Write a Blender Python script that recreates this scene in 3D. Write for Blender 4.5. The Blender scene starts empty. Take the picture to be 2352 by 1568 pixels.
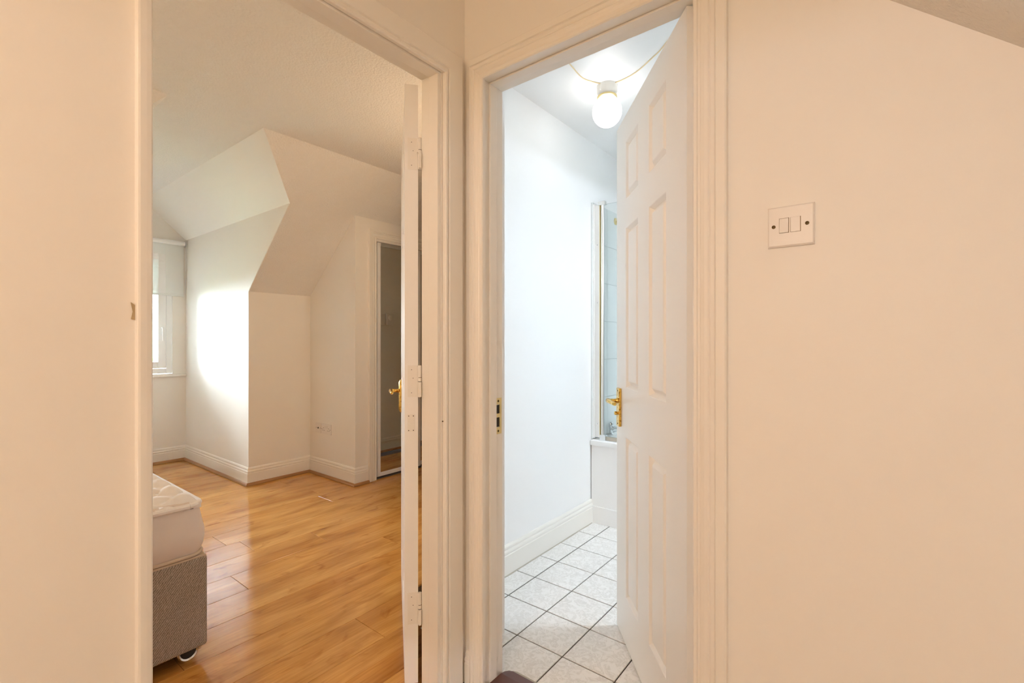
import bpy, bmesh, math, random
from mathutils import Vector, Matrix, noise
random.seed(7)
S = bpy.context.scene
COL = S.collection
D2R = math.radians

# ------------------------------------------------------------------ camera, sky, exposure
cd = bpy.data.cameras.new('camera')
cd.sensor_width = 36.0
cd.lens = 1088.0 * 36.0 / 2352.0
cd.clip_start = 0.02
cd.clip_end = 300
cam = bpy.data.objects.new('camera', cd)
COL.objects.link(cam)
cam.location = (1.104, -1.155, 1.14)
cam.rotation_euler = (D2R(90), 0, D2R(38))
S.camera = cam

W = bpy.data.worlds.new('overcast_sky')
S.world = W
W.use_nodes = True
wn = W.node_tree.nodes
wn['Background'].inputs[0].default_value = (0.79, 0.90, 1.0, 1)
wn['Background'].inputs[1].default_value = 72.0

S.view_settings.view_transform = 'Standard'
S.view_settings.look = 'None'
S.view_settings.gamma = 1.0
S.view_settings.use_curve_mapping = False
S.view_settings.exposure = 0.19
S.cycles.max_bounces = 14
S.cycles.diffuse_bounces = 10
S.cycles.glossy_bounces = 6
S.cycles.transparent_max_bounces = 12
S.cycles.use_denoising = True
S.cycles.sample_clamp_indirect = 40.0

HALL_LAMP_W = 22.5
BEDROOM_FILL_W = 6.5  # power of the added fill bulb behind the bedroom door
GLOBE_STRENGTH = 7.0


def portal(name, loc, direction, sx, sy):
    """daylight portal in a real window opening: guides sampling of the sky, gives no light of its own"""
    l = bpy.data.lights.new(name, 'AREA')
    l.shape = 'RECTANGLE'
    l.size = sx
    l.size_y = sy
    l.cycles.is_portal = True
    o = bpy.data.objects.new(name, l)
    o.location = loc
    o.rotation_euler = Vector(direction).to_track_quat('-Z', 'Y').to_euler()
    COL.objects.link(o)


portal('window_portal', (-4.36, -0.064, 1.40), (1, 0, 0), 1.0, 1.2)
portal('rooflight_portal', (1.12, 1.32, 1.98), (-0.67, 0, -0.74), 0.33, 0.36)
portal('hall_window_portal', (1.2, -3.3, 1.6), (0, 1, 0), 0.30, 0.22)


# ------------------------------------------------------------------ materials
def new_mat(name):
    m = bpy.data.materials.new(name)
    m.use_nodes = True
    nt = m.node_tree
    return m, nt, nt.nodes['Principled BSDF']


def nd(nt, t, **kw):
    n = nt.nodes.new(t)
    for k, v in kw.items():
        if k.startswith('i_'):
            n.inputs[int(k[2:])].default_value = v
        else:
            setattr(n, k, v)
    return n


def bump(nt, b, height, strength, dist=0.002):
    bp = nd(nt, 'ShaderNodeBump')
    bp.inputs['Strength'].default_value = strength
    bp.inputs['Distance'].default_value = dist
    nt.links.new(height, bp.inputs['Height'])
    nt.links.new(bp.outputs[0], b.inputs['Normal'])


def paint(name, col, rough, nscale=120.0, strength=0.12, dist=0.0015, mottled=0.0):
    m, nt, b = new_mat(name)
    b.inputs['Base Color'].default_value = (*col, 1)
    b.inputs['Roughness'].default_value = rough
    tc = nd(nt, 'ShaderNodeTexCoord')
    n = nd(nt, 'ShaderNodeTexNoise')
    n.inputs['Scale'].default_value = nscale
    n.inputs['Detail'].default_value = 4
    nt.links.new(tc.outputs['Object'], n.inputs['Vector'])
    bump(nt, b, n.outputs[0], strength, dist)
    if mottled:
        n2 = nd(nt, 'ShaderNodeTexNoise')
        n2.inputs['Scale'].default_value = 2.3
        n2.inputs['Detail'].default_value = 3
        nt.links.new(tc.outputs['Object'], n2.inputs['Vector'])
        cr = nd(nt, 'ShaderNodeValToRGB')
        cr.color_ramp.elements[0].color = (*[c * (1 - mottled) for c in col], 1)
        cr.color_ramp.elements[1].color = (*col, 1)
        cr.color_ramp.elements[0].position = 0.3
        cr.color_ramp.elements[1].position = 0.6
        nt.links.new(n2.outputs[0], cr.inputs[0])
        nt.links.new(cr.outputs[0], b.inputs['Base Color'])
    return m


M = {}
M['wall'] = paint('white_wall_paint', (0.84, 0.815, 0.765), 0.55, 90, 0.16, 0.0015, 0.012)
M['bathwall'] = paint('white_bathroom_paint', (0.885, 0.885, 0.88), 0.45, 90, 0.12, 0.0015)
M['ceiling'] = paint('stippled_ceiling_paint', (0.80, 0.785, 0.75), 0.8, 95, 1.0, 0.006)
M['trim'] = paint('white_gloss_paint', (0.84, 0.815, 0.76), 0.28, 18, 0.02, 0.0006)
M['door'] = paint('white_satin_paint', (0.88, 0.87, 0.845), 0.33, 25, 0.02, 0.0006)
M['plastic'] = paint('white_plastic', (0.80, 0.775, 0.74), 0.35, 200, 0.01, 0.0003)
M['upvc'] = paint('white_upvc', (0.86, 0.87, 0.87), 0.3, 200, 0.01, 0.0003)
M['hole'] = paint('dark_recess', (0.02, 0.014, 0.008), 0.7)
M['screwbrown'] = paint('dark_screw_metal', (0.10, 0.062, 0.018), 0.35)
M['screwbrown'].node_tree.nodes['Principled BSDF'].inputs['Metallic'].default_value = 0.7
M['mahogany'] = paint('mahogany_varnish', (0.135, 0.048, 0.035), 0.35, 40, 0.1, 0.001, 0.35)
M['caulk'] = paint('grey_caulk', (0.50, 0.46, 0.39), 0.7)
M['grout'] = paint('dark_grout', (0.075, 0.062, 0.055), 0.9, 80, 0.3)
M['palegrout'] = paint('pale_grout', (0.62, 0.65, 0.65), 0.8)
M['carpet'] = paint('beige_carpet', (0.42, 0.33, 0.24), 0.95, 200, 0.5)
M['underlay'] = paint('floor_joint_dark', (0.10, 0.055, 0.02), 0.9)
M['bead'] = paint('wood_bead_varnish', (0.40, 0.20, 0.075), 0.4, 25, 0.05, 0.001, 0.25)
M['dark'] = paint('dark_cupboard_inside', (0.10, 0.085, 0.07), 0.8)
M['cable'] = paint('yellowed_cable', (0.74, 0.60, 0.36), 0.5)
M['chip'] = paint('chipped_plaster', (0.42, 0.33, 0.20), 0.9, 300, 0.6)
M['grass'] = paint('lawn_green', (0.10, 0.12, 0.075), 0.9, 3, 0.3, 0.05)
M['leaf'] = paint('tree_leaf_green', (0.14, 0.28, 0.10), 0.8, 8, 0.5, 0.05)
M['bark'] = paint('tree_bark', (0.16, 0.11, 0.07), 0.9)
M['whitebase'] = paint('lamp_base_white', (0.85, 0.82, 0.76), 0.4)


def metal(name, col, rough):
    m, nt, b = new_mat(name)
    b.inputs['Base Color'].default_value = (*col, 1)
    b.inputs['Metallic'].default_value = 1
    b.inputs['Roughness'].default_value = rough
    return m


M['brass'] = metal('polished_brass', (0.83, 0.56, 0.13), 0.22)
M['brass2'] = metal('pale_brass', (0.74, 0.60, 0.30), 0.32)
M['chrome'] = metal('chrome', (0.80, 0.82, 0.83), 0.12)
M['castor'] = metal('bright_castor_metal', (0.80, 0.80, 0.80), 0.22)
M['alu'] = metal('white_aluminium', (0.80, 0.80, 0.78), 0.35)
M['goldframe'] = metal('dark_gold_frame', (0.50, 0.40, 0.24), 0.35)
M['mirror'] = metal('mirror_silver', (0.88, 0.88, 0.84), 0.015)
M['black'] = paint('black_rubber', (0.012, 0.012, 0.012), 0.5)

# pitted brass for the old handle plate
nt = M['brass'].node_tree
b = nt.nodes['Principled BSDF']
tc = nd(nt, 'ShaderNodeTexCoord')
nz = nd(nt, 'ShaderNodeTexNoise')
nz.inputs['Scale'].default_value = 90
nt.links.new(tc.outputs['Object'], nz.inputs['Vector'])
cr = nd(nt, 'ShaderNodeValToRGB')
cr.color_ramp.elements[0].color = (0.40, 0.21, 0.03, 1)
cr.color_ramp.elements[0].position = 0.36
cr.color_ramp.elements[1].color = (0.86, 0.58, 0.14, 1)
cr.color_ramp.elements[1].position = 0.5
nt.links.new(nz.outputs[0], cr.inputs[0])
nt.links.new(cr.outputs[0], b.inputs['Base Color'])


def glass(name, tint, refl=1.0):
    m = bpy.data.materials.new(name)
    m.use_nodes = True
    nt = m.node_tree
    nt.nodes.remove(nt.nodes['Principled BSDF'])
    out = nt.nodes['Material Output']
    tr = nd(nt, 'ShaderNodeBsdfTransparent')
    tr.inputs[0].default_value = (*tint, 1)
    gl = nd(nt, 'ShaderNodeBsdfGlossy')
    gl.inputs['Roughness'].default_value = 0.02
    fr = nd(nt, 'ShaderNodeFresnel')
    fr.inputs[0].default_value = 1.45
    mx = nd(nt, 'ShaderNodeMixShader')
    nt.links.new(fr.outputs[0], mx.inputs[0])
    nt.links.new(tr.outputs[0], mx.inputs[1])
    nt.links.new(gl.outputs[0], mx.inputs[2])
    nt.links.new(mx.outputs[0], out.inputs[0])
    return m


M['glass'] = glass('window_glass', (0.97, 0.985, 0.98))
M['showerglass'] = glass('shower_glass', (0.965, 0.985, 0.98))

# blind cloth: a little daylight comes through the weave
m, nt, b = new_mat('blind_cloth')
b.inputs['Base Color'].default_value = (0.86, 0.89, 0.88, 1)
b.inputs['Roughness'].default_value = 0.8
tl = nd(nt, 'ShaderNodeBsdfTranslucent')
tl.inputs[0].default_value = (0.62, 0.66, 0.64, 1)
mx = nd(nt, 'ShaderNodeMixShader')
mx.inputs[0].default_value = 0.10
nt.links.new(b.outputs[0], mx.inputs[1])
nt.links.new(tl.outputs[0], mx.inputs[2])
nt.links.new(mx.outputs[0], nt.nodes['Material Output'].inputs[0])
M['blind'] = m

# glowing opal glass
m, nt, b = new_mat('lit_opal_glass')
b.inputs['Base Color'].default_value = (0.9, 0.88, 0.85, 1)
b.inputs['Emission Color'].default_value = (1.0, 0.96, 0.92, 1)
b.inputs['Emission Strength'].default_value = GLOBE_STRENGTH
M['globe'] = m
m, nt, b = new_mat('lit_warm_bulb')
b.inputs['Emission Color'].default_value = (1.0, 0.62, 0.28, 1)
b.inputs['Emission Strength'].default_value = 30
M['bulb'] = m


def laminate():
    m, nt, b = new_mat('beech_laminate')
    tc = nd(nt, 'ShaderNodeTexCoord')
    oi = nd(nt, 'ShaderNodeObjectInfo')
    mul = nd(nt, 'ShaderNodeMath', operation='MULTIPLY')
    mul.inputs[1].default_value = 37.0
    nt.links.new(oi.outputs['Random'], mul.inputs[0])
    cmb = nd(nt, 'ShaderNodeCombineXYZ')
    for k in range(3):
        nt.links.new(mul.outputs[0], cmb.inputs[k])
    add = nd(nt, 'ShaderNodeVectorMath', operation='ADD')
    nt.links.new(tc.outputs['Object'], add.inputs[0])
    nt.links.new(cmb.outputs[0], add.inputs[1])

    def nz(scale, sx, sy, detail, dist=0.0):
        mp = nd(nt, 'ShaderNodeMapping')
        mp.inputs['Scale'].default_value = (sx, sy, 1)
        nt.links.new(add.outputs[0], mp.inputs[0])
        n = nd(nt, 'ShaderNodeTexNoise')
        n.inputs['Scale'].default_value = scale
        n.inputs['Detail'].default_value = detail
        n.inputs['Distortion'].default_value = dist
        nt.links.new(mp.outputs[0], n.inputs['Vector'])
        return n

    # each plank prints two strips side by side, with their own tone
    sep = nd(nt, 'ShaderNodeSeparateXYZ')
    nt.links.new(tc.outputs['Object'], sep.inputs[0])
    gt = nd(nt, 'ShaderNodeMath', operation='GREATER_THAN')
    gt.inputs[1].default_value = 0.0
    nt.links.new(sep.outputs[0], gt.inputs[0])
    m3 = nd(nt, 'ShaderNodeMath', operation='MULTIPLY_ADD')
    m3.inputs[1].default_value = 0.41
    nt.links.new(gt.outputs[0], m3.inputs[0])
    nt.links.new(oi.outputs['Random'], m3.inputs[2])
    frac = nd(nt, 'ShaderNodeMath', operation='FRACT')
    nt.links.new(m3.outputs[0], frac.inputs[0])
    tone = nd(nt, 'ShaderNodeValToRGB')
    tone.color_ramp.elements[0].color = (0.60, 0.285, 0.065, 1)
    tone.color_ramp.elements[1].color = (0.72, 0.39, 0.11, 1)
    nt.links.new(frac.outputs[0], tone.inputs[0])
    # broad streaks along the board
    big = nz(2.6, 3.4, 0.9, 4, 0.5)
    bcr = nd(nt, 'ShaderNodeValToRGB')
    bcr.color_ramp.elements[0].color = (0.60, 0.49, 0.36, 1)
    bcr.color_ramp.elements[0].position = 0.30
    bcr.color_ramp.elements[1].color = (1, 1, 1, 1)
    bcr.color_ramp.elements[1].position = 0.60
    nt.links.new(big.outputs[0], bcr.inputs[0])
    mix1 = nd(nt, 'ShaderNodeMix', data_type='RGBA', blend_type='MULTIPLY')
    mix1.inputs[0].default_value = 0.85
    nt.links.new(tone.outputs[0], mix1.inputs[6])
    nt.links.new(bcr.outputs[0], mix1.inputs[7])
    # knots and flame patches
    kn = nz(3.2, 3.2, 1.5, 6, 1.2)
    kcr = nd(nt, 'ShaderNodeValToRGB')
    kcr.color_ramp.elements[0].color = (0.58, 0.40, 0.26, 1)
    kcr.color_ramp.elements[0].position = 0.27
    kcr.color_ramp.elements[1].color = (1, 1, 1, 1)
    kcr.color_ramp.elements[1].position = 0.42
    nt.links.new(kn.outputs[0], kcr.inputs[0])
    mix2 = nd(nt, 'ShaderNodeMix', data_type='RGBA', blend_type='MULTIPLY')
    mix2.inputs[0].default_value = 0.8
    nt.links.new(mix1.outputs[2], mix2.inputs[6])
    nt.links.new(kcr.outputs[0], mix2.inputs[7])
    # fine grain
    fg = nz(9, 14, 0.7, 5)
    fcr = nd(nt, 'ShaderNodeValToRGB')
    fcr.color_ramp.elements[0].color = (0.86, 0.80, 0.74, 1)
    fcr.color_ramp.elements[0].position = 0.3
    fcr.color_ramp.elements[1].color = (1.05, 1.05, 1.05, 1)
    fcr.color_ramp.elements[1].position = 0.65
    nt.links.new(fg.outputs[0], fcr.inputs[0])
    mix3 = nd(nt, 'ShaderNodeMix', data_type='RGBA', blend_type='MULTIPLY')
    mix3.inputs[0].default_value = 1
    nt.links.new(mix2.outputs[2], mix3.inputs[6])
    nt.links.new(fcr.outputs[0], mix3.inputs[7])
    nt.links.new(mix3.outputs[2], b.inputs['Base Color'])
    b.inputs['Roughness'].default_value = 0.14
    b.inputs['Specular IOR Level'].default_value = 0.6
    bump(nt, b, fg.outputs[0], 0.04, 0.001)
    return m


M['laminate'] = laminate()


def marble_tile():
    m, nt, b = new_mat('pale_marbled_tile')
    tc = nd(nt, 'ShaderNodeTexCoord')
    oi = nd(nt, 'ShaderNodeObjectInfo')
    mul = nd(nt, 'ShaderNodeMath', operation='MULTIPLY')
    mul.inputs[1].default_value = 23.0
    nt.links.new(oi.outputs['Random'], mul.inputs[0])
    add = nd(nt, 'ShaderNodeVectorMath', operation='ADD')
    nt.links.new(tc.outputs['Object'], add.inputs[0])
    nt.links.new(mul.outputs[0], add.inputs[1])
    n = nd(nt, 'ShaderNodeTexNoise')
    n.inputs['Scale'].default_value = 26
    n.inputs['Detail'].default_value = 6
    n.inputs['Distortion'].default_value = 2.2
    nt.links.new(add.outputs[0], n.inputs['Vector'])
    cr = nd(nt, 'ShaderNodeValToRGB')
    e = cr.color_ramp.elements
    e[0].color = (0.78, 0.765, 0.735, 1)
    e[0].position = 0.30
    e[1].color = (0.87, 0.86, 0.84, 1)
    e[1].position = 0.55
    x = cr.color_ramp.elements.new(0.44)
    x.color = (0.72, 0.705, 0.675, 1)
    x2 = cr.color_ramp.elements.new(0.40)
    x2.color = (0.86, 0.85, 0.83, 1)
    nt.links.new(n.outputs[0], cr.inputs[0])
    nt.links.new(cr.outputs[0], b.inputs['Base Color'])
    b.inputs['Roughness'].default_value = 0.32
    bump(nt, b, n.outputs[0], 0.06, 0.001)
    return m


M['tile'] = marble_tile()
M['walltile'] = paint('white_wall_tile', (0.84, 0.87, 0.87), 0.22, 20, 0.02, 0.0005)


def weave():
    m, nt, b = new_mat('grey_brown_twill')
    tc = nd(nt, 'ShaderNodeTexCoord')
    mp = nd(nt, 'ShaderNodeMapping')
    mp.inputs['Rotation'].default_value = (D2R(40), 0, 0)
    nt.links.new(tc.outputs['Object'], mp.inputs[0])
    wv = nd(nt, 'ShaderNodeTexWave')
    wv.bands_direction = 'Y'
    wv.inputs['Scale'].default_value = 48
    wv.inputs['Distortion'].default_value = 4.0
    wv.inputs['Detail'].default_value = 3
    wv.inputs['Detail Scale'].default_value = 3
    nt.links.new(mp.outputs[0], wv.inputs['Vector'])
    n = nd(nt, 'ShaderNodeTexNoise')
    n.inputs['Scale'].default_value = 220
    n.inputs['Detail'].default_value = 2
    nt.links.new(tc.outputs['Object'], n.inputs['Vector'])
    mixf = nd(nt, 'ShaderNodeMath', operation='MULTIPLY_ADD')
    mixf.inputs[1].default_value = 0.55
    nt.links.new(wv.outputs['Fac'], mixf.inputs[0])
    hf = nd(nt, 'ShaderNodeMath', operation='MULTIPLY')
    hf.inputs[1].default_value = 0.6
    nt.links.new(n.outputs[0], hf.inputs[0])
    nt.links.new(hf.outputs[0], mixf.inputs[2])
    cr = nd(nt, 'ShaderNodeValToRGB')
    cr.color_ramp.elements[0].color = (0.18, 0.148, 0.12, 1)
    cr.color_ramp.elements[0].position = 0.25
    cr.color_ramp.elements[1].color = (0.48, 0.41, 0.345, 1)
    cr.color_ramp.elements[1].position = 0.85
    nt.links.new(mixf.outputs[0], cr.inputs[0])
    nt.links.new(cr.outputs[0], b.inputs['Base Color'])
    b.inputs['Roughness'].default_value = 0.9
    bump(nt, b, mixf.outputs[0], 0.5, 0.002)
    return m


M['twill'] = weave()
M['mattress'] = paint('grey_mattress_cover', (0.74, 0.665, 0.62), 0.9, 8, 0.35, 0.012, 0.16)
M['piping'] = paint('beige_piping', (0.62, 0.52, 0.41), 0.85)
M['sheet'] = paint('white_quilted_cotton', (0.84, 0.82, 0.81), 0.85, 60, 0.3, 0.004)

# ------------------------------------------------------------------ object helpers
BASE = {}     # where each object's own axes stand, in the frame its parts are drawn in


class MB:
    def __init__(s):
        s.v = []
        s.f = []

    def add(s, verts, faces):
        n = len(s.v)
        s.v += [tuple(p) for p in verts]
        s.f += [tuple(i + n for i in f) for f in faces]
        return s

    def box(s, a, b):
        x0, x1 = sorted((a[0], b[0]))
        y0, y1 = sorted((a[1], b[1]))
        z0, z1 = sorted((a[2], b[2]))
        return s.add([(x0, y0, z0), (x1, y0, z0), (x1, y1, z0), (x0, y1, z0), (x0, y0, z1), (x1, y0, z1), (x1, y1, z1), (x0, y1, z1)],
                     [(0, 3, 2, 1), (4, 5, 6, 7), (0, 1, 5, 4), (1, 2, 6, 5), (2, 3, 7, 6), (3, 0, 4, 7)])

    def loft(s, rings, close=True, caps=True):
        n = len(rings[0])
        vs = [p for r in rings for p in r]
        fs = []
        for i in range(len(rings) - 1):
            for k in range(n if close else n - 1):
                k2 = (k + 1) % n
                fs.append((i * n + k, i * n + k2, (i + 1) * n + k2, (i + 1) * n + k))
        if caps and close:
            fs.append(tuple(range(n - 1, -1, -1)))
            fs.append(tuple((len(rings) - 1) * n + k for k in range(n)))
        return s.add(vs, fs)

    def slab(s, poly, off):
        """a flat polygon given thickness along off"""
        off = Vector(off)
        return s.loft([[Vector(p) for p in poly], [Vector(p) + off for p in poly]])

    def cyl(s, p, q, r, n=14, r2=None):
        p, q = Vector(p), Vector(q)
        r2 = r if r2 is None else r2
        d = (q - p).normalized()
        a = d.orthogonal().normalized()
        c = d.cross(a)
        ring = lambda o, rr: [o + (a * math.cos(t) + c * math.sin(t)) * rr for t in [2 * math.pi * k / n for k in range(n)]]
        return s.loft([ring(p, r), ring(q, r2)])

    def tube(s, path, r, n=10):
        path = [Vector(p) for p in path]
        rings = []
        up = None
        for i, p in enumerate(path):
            d = (path[min(i + 1, len(path) - 1)] - path[max(i - 1, 0)]).normalized()
            up = d.orthogonal().normalized() if up is None else (up - d * up.dot(d)).normalized()
            c = d.cross(up)
            rr = r[i] if isinstance(r, (list, tuple)) else r
            rings.append([p + (up * math.cos(t) + c * math.sin(t)) * rr for t in [2 * math.pi * k / n for k in range(n)]])
        return s.loft(rings)

    def lathe(s, o, axis, prof, n=32):
        o, d = Vector(o), Vector(axis).normalized()
        a = d.orthogonal().normalized()
        c = d.cross(a)
        return s.loft([[o + d * h + (a * math.cos(t) + c * math.sin(t)) * r for t in [2 * math.pi * k / n for k in range(n)]] for r, h in prof])

    def build(s, name, mat, parent=None, bevel=0.0, smooth=False, local=False, seg=2):
        """one mesh object; its origin goes to the middle of its own shape"""
        vs = [Vector(p) for p in s.v]
        lo = Vector((min(p[k] for p in vs) for k in range(3)))
        hi = Vector((max(p[k] for p in vs) for k in range(3)))
        ctr = (lo + hi) / 2
        me = bpy.data.meshes.new(name)
        me.from_pydata([p - ctr for p in vs], [], s.f)
        bm = bmesh.new()
        bm.from_mesh(me)
        bmesh.ops.recalc_face_normals(bm, faces=bm.faces)
        if bevel:
            bmesh.ops.bevel(bm, geom=[e for e in bm.edges if len(e.link_faces) == 2 and e.calc_face_angle(0) > 0.6], offset=bevel, segments=seg, affect='EDGES', profile=0.6)
        bm.to_mesh(me)
        bm.free()
        if smooth:
            for p in me.polygons:
                p.use_smooth = True
        me.materials.append(M[mat] if isinstance(mat, str) else mat)
        o = bpy.data.objects.new(name, me)
        COL.objects.link(o)
        if smooth:
            try:
                me.set_sharp_from_angle(angle=D2R(40))
            except Exception:
                pass
        if parent is not None:
            o.parent = parent
            o.location = ctr - BASE[parent.name]
        else:
            o.location = ctr
        BASE[o.name] = ctr
        return o


def tag(o, label=None, cat=None, group=None, kind=None):
    if label:
        o['label'] = label
    if cat:
        o['category'] = cat
    if group:
        o['group'] = group
    if kind:
        o['kind'] = kind
    return o


def thing(name, loc, label, cat, group=None, kind=None, rot=None):
    o = bpy.data.objects.new(name, None)
    o.empty_display_size = 0.1
    COL.objects.link(o)
    o.location = loc
    BASE[o.name] = Vector(loc)
    if rot is not None:
        o.rotation_euler = (0, 0, rot)
        BASE[o.name] = Vector((0, 0, 0))
    return tag(o, label, cat, group, kind)


def structure(mb, name, mat, label, cat, **kw):
    return tag(mb.build(name, mat, **kw), label, cat, kind='structure')


# ------------------------------------------------------------------ key measures (metres, hall corner at x=0, y=0)
KX, CY0, CY1 = -2.858, -0.648, 0.52          # knee wall, dormer cheeks
WX = -4.22                                    # dormer window wall
BC, KZ, SL = 2.434, 1.537, 0.887              # bedroom ceiling, knee wall top, roof slope
SX = KX + (BC - KZ) / SL                      # where the slope meets the flat ceiling
CT = 2.12                                     # cheek top
CTX = KX + (CT - KZ) / SL
V0, V1 = -0.306, 0.178                        # flat strip of the dormer ceiling
RY, DX = 1.035, -2.18                         # boxed wall, wardrobe front
BX = -0.351                                   # bathroom left wall
BZ = 2.405                                    # bathroom ceiling
HZ = 2.43                                     # hall ceiling
sl = lambda x: KZ + SL * (x - KX)

# ------------------------------------------------------------------ hall shell
# wall between hall and bedroom
mb = MB()
mb.box((-0.10, -3.2, 0), (0, -0.885, 2.6))
mb.box((-0.10, -0.885, 2.02), (0, -0.10, 2.6))
mb.box((-0.094, -0.10, 0), (0, 0.10, 2.6))
wl = structure(mb, 'wall_left', 'wall', 'white painted hall wall holding the bedroom doorway', 'wall')
MB().slab([(0.0005, -0.897, 1.213), (0.0005, -0.889, 1.207), (0.0005, -0.8885, 1.18), (0.0005, -0.8965, 1.1815), (0.0005, -0.894, 1.196)], (0.0015, 0, 0)).build('paint_chip', 'chip', wl)
# wall between hall and bathroom, top follows the roof slope
mb = MB()
mb.box((0, 0, 0), (0.06, 0.10, 2.6))
mb.box((0.06, 0, 2.01), (0.775, 0.10, 2.6))
mb.slab([(0.775, 0, 0), (2.1, 0, 0), (2.1, 0, 1.05), (0.775, 0, 2.6)], (0, 0.10, 0))
structure(mb, 'wall_right', 'wall', 'cream lit hall wall holding the bathroom doorway and switch', 'wall')
# rest of the hall behind the camera
mb = MB()
mb.box((-0.1, -3.3, 0), (1.05, -3.2, 2.6))
mb.box((1.35, -3.3, 0), (2.1, -3.2, 2.6))
mb.box((1.05, -3.3, 0), (1.35, -3.2, 1.49))
mb.box((1.05, -3.3, 1.71), (1.35, -3.2, 2.6))
structure(mb, 'wall_back', 'wall', 'white hall wall behind the viewer with a window opening', 'wall')
structure(MB().box((2.0, -3.3, 0), (2.1, 0.1, 1.05)), 'wall_knee', 'wall', 'low white hall wall under the roof slope', 'wall')
structure(MB().slab([(-0.1, -3.3, HZ), (0.42, -3.3, HZ), (0.42, 0.0, HZ), (-0.1, 0.0, HZ)], (0, 0, 0.1)), 'ceiling', 'ceiling', 'flat white hall ceiling above the doorways', 'ceiling')
hs = lambda x: 1.79 - 0.9 * (x - 1.116)
structure(MB().slab([(0.39, -3.3, hs(0.39)), (2.1, -3.3, hs(2.1)), (2.1, 0.0, hs(2.1)), (0.39, 0.0, hs(0.39))], (0.07, 0, 0.08)), 'ceiling_slope', 'ceiling', 'sloping ceiling running down over the light switch wall', 'ceiling')
structure(MB().box((-0.1, -3.3, -0.1), (2.1, 0.0, -0.012)), 'floor_hall', 'carpet', 'beige carpet on the hall floor', 'floor')

# ------------------------------------------------------------------ bedroom shell
def roof_patch(mb, pts):
    return mb.slab([(x, y, sl(x)) for x, y in pts], (-0.07, 0, 0.08))


mb = MB()
roof_patch(mb, [(KX - 0.03, CY1 + .0015), (CTX, CY1 + .0015), (SX, V1), (SX + 0.02, 3.4), (KX - 0.03, 3.4)])
structure(mb, 'ceiling_roof_slope', 'ceiling', 'sloping bedroom ceiling right of the dormer, above the boxed wall', 'ceiling')
mb = MB()
roof_patch(mb, [(KX - 0.03, CY0 - .0015), (CTX, CY0 - .0015), (SX, V0), (SX + 0.02, -2.4), (KX - 0.03, -2.4)])
structure(mb, 'ceiling_roof_slope', 'ceiling', 'sloping bedroom ceiling left of the dormer, a small corner showing', 'ceiling')
mb = MB()
mb.slab([(SX, -2.4, BC), (0, -2.4, BC), (0, 3.4, BC), (SX, 3.4, BC)], (0, 0, 0.1))
mb.slab([(WX - 0.088, V0, BC), (SX, V0, BC), (SX, V1, BC), (WX - 0.088, V1, BC)], (0, 0, 0.1))
structure(mb, 'ceiling_bedroom', 'ceiling', 'flat stippled bedroom ceiling running into the dormer', 'ceiling')
structure(MB().slab([(WX - 0.088, V1, BC), (SX, V1, BC), (CTX, CY1, CT), (WX - 0.088, CY1, CT)], (0, 0.07, 0.08)), 'ceiling_dormer', 'wall', 'right hand sloping side of the dormer ceiling', 'ceiling')
structure(MB().slab([(WX - 0.088, V0, BC), (SX, V0, BC), (CTX, CY0, CT), (WX - 0.088, CY0, CT)], (0, -0.07, 0.08)), 'ceiling_dormer', 'wall', 'left hand sloping side of the dormer ceiling', 'ceiling')
for y, s_, lb in ((CY1, 1, 'right'), (CY0, -1, 'left')):
    structure(MB().slab([(WX - 0.088, y, 0), (KX - .002, y, 0), (KX - .002, y, KZ + .003), (CTX - .004, y, CT + .002), (WX - 0.088, y, CT + .002)], (0, 0.1 * s_, 0)),
              'wall_dormer_' + lb, 'wall', lb + ' cheek wall of the dormer beside the window', 'wall')
# window wall of the dormer
wy0, wy1, wz0, wz1 = -0.535, 0.408, 0.835, 2.02
mb = MB()
mb.box((WX - 0.09, CY0, 0), (WX, CY1, wz0))
mb.box((WX - 0.09, CY0, wz0), (WX, wy0, 2.12))
mb.box((WX - 0.09, wy1, wz0), (WX, CY1, 2.12))
mb.box((WX - 0.09, wy0, wz1), (WX, wy1, 2.12))
mb.slab([(WX, CY0, 2.12), (WX, CY1, 2.12), (WX, V1, BC), (WX, V0, BC)], (-0.09, 0, 0))
structure(mb, 'wall_window', 'wall', 'gable wall of the dormer around the window', 'wall')
structure(MB().box((KX - 0.1, CY1 + 0.001, 0), (KX, RY, KZ + 0.02)), 'wall_knee', 'wall', 'low bedroom wall under the slope right of the dormer', 'wall')
structure(MB().box((KX - 0.1, -2.4, 0), (KX, CY0 - 0.001, KZ + 0.02)), 'wall_knee', 'wall', 'low bedroom wall under the slope left of the dormer', 'wall')
# boxed wall beside the wardrobe
structure(MB().slab([(KX, RY, 0), (DX - 0.06, RY, 0), (DX - 0.06, RY, sl(DX - 0.06) + .03), (KX, RY, KZ + .03)], (0, 0.08, 0)), 'wall_wardrobe_side', 'wall', 'boxed wall with the sockets beside the wardrobe', 'wall')
mb = MB()
mb.box((DX - 0.06, RY, 0), (DX, 1.228, sl(DX) + 0.005))
mb.box((DX - 0.06, 1.228, 1.985), (DX, 2.62, sl(DX) + 0.005))
mb.box((DX - 0.06, 2.62, 0), (DX, 3.4, sl(DX) + 0.005))
structure(mb, 'wall_wardrobe', 'wall', 'wall around the mirrored wardrobe doors', 'wall')
mb = MB()
mb.box((KX, 2.64, 0), (DX - 0.06, 2.70, 1.55))
mb.box((KX - 0.05, RY + 0.08, 0), (KX, 2.70, 1.55))
structure(mb, 'wall_cupboard', 'dark', 'dark inside of the wardrobe behind the mirror doors', 'wall')
structure(MB().box((KX - 0.1, -2.5, 0), (0, -2.4, 2.6)), 'wall_bedroom_left', 'wall', 'bedroom end wall left of the bed', 'wall')
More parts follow.
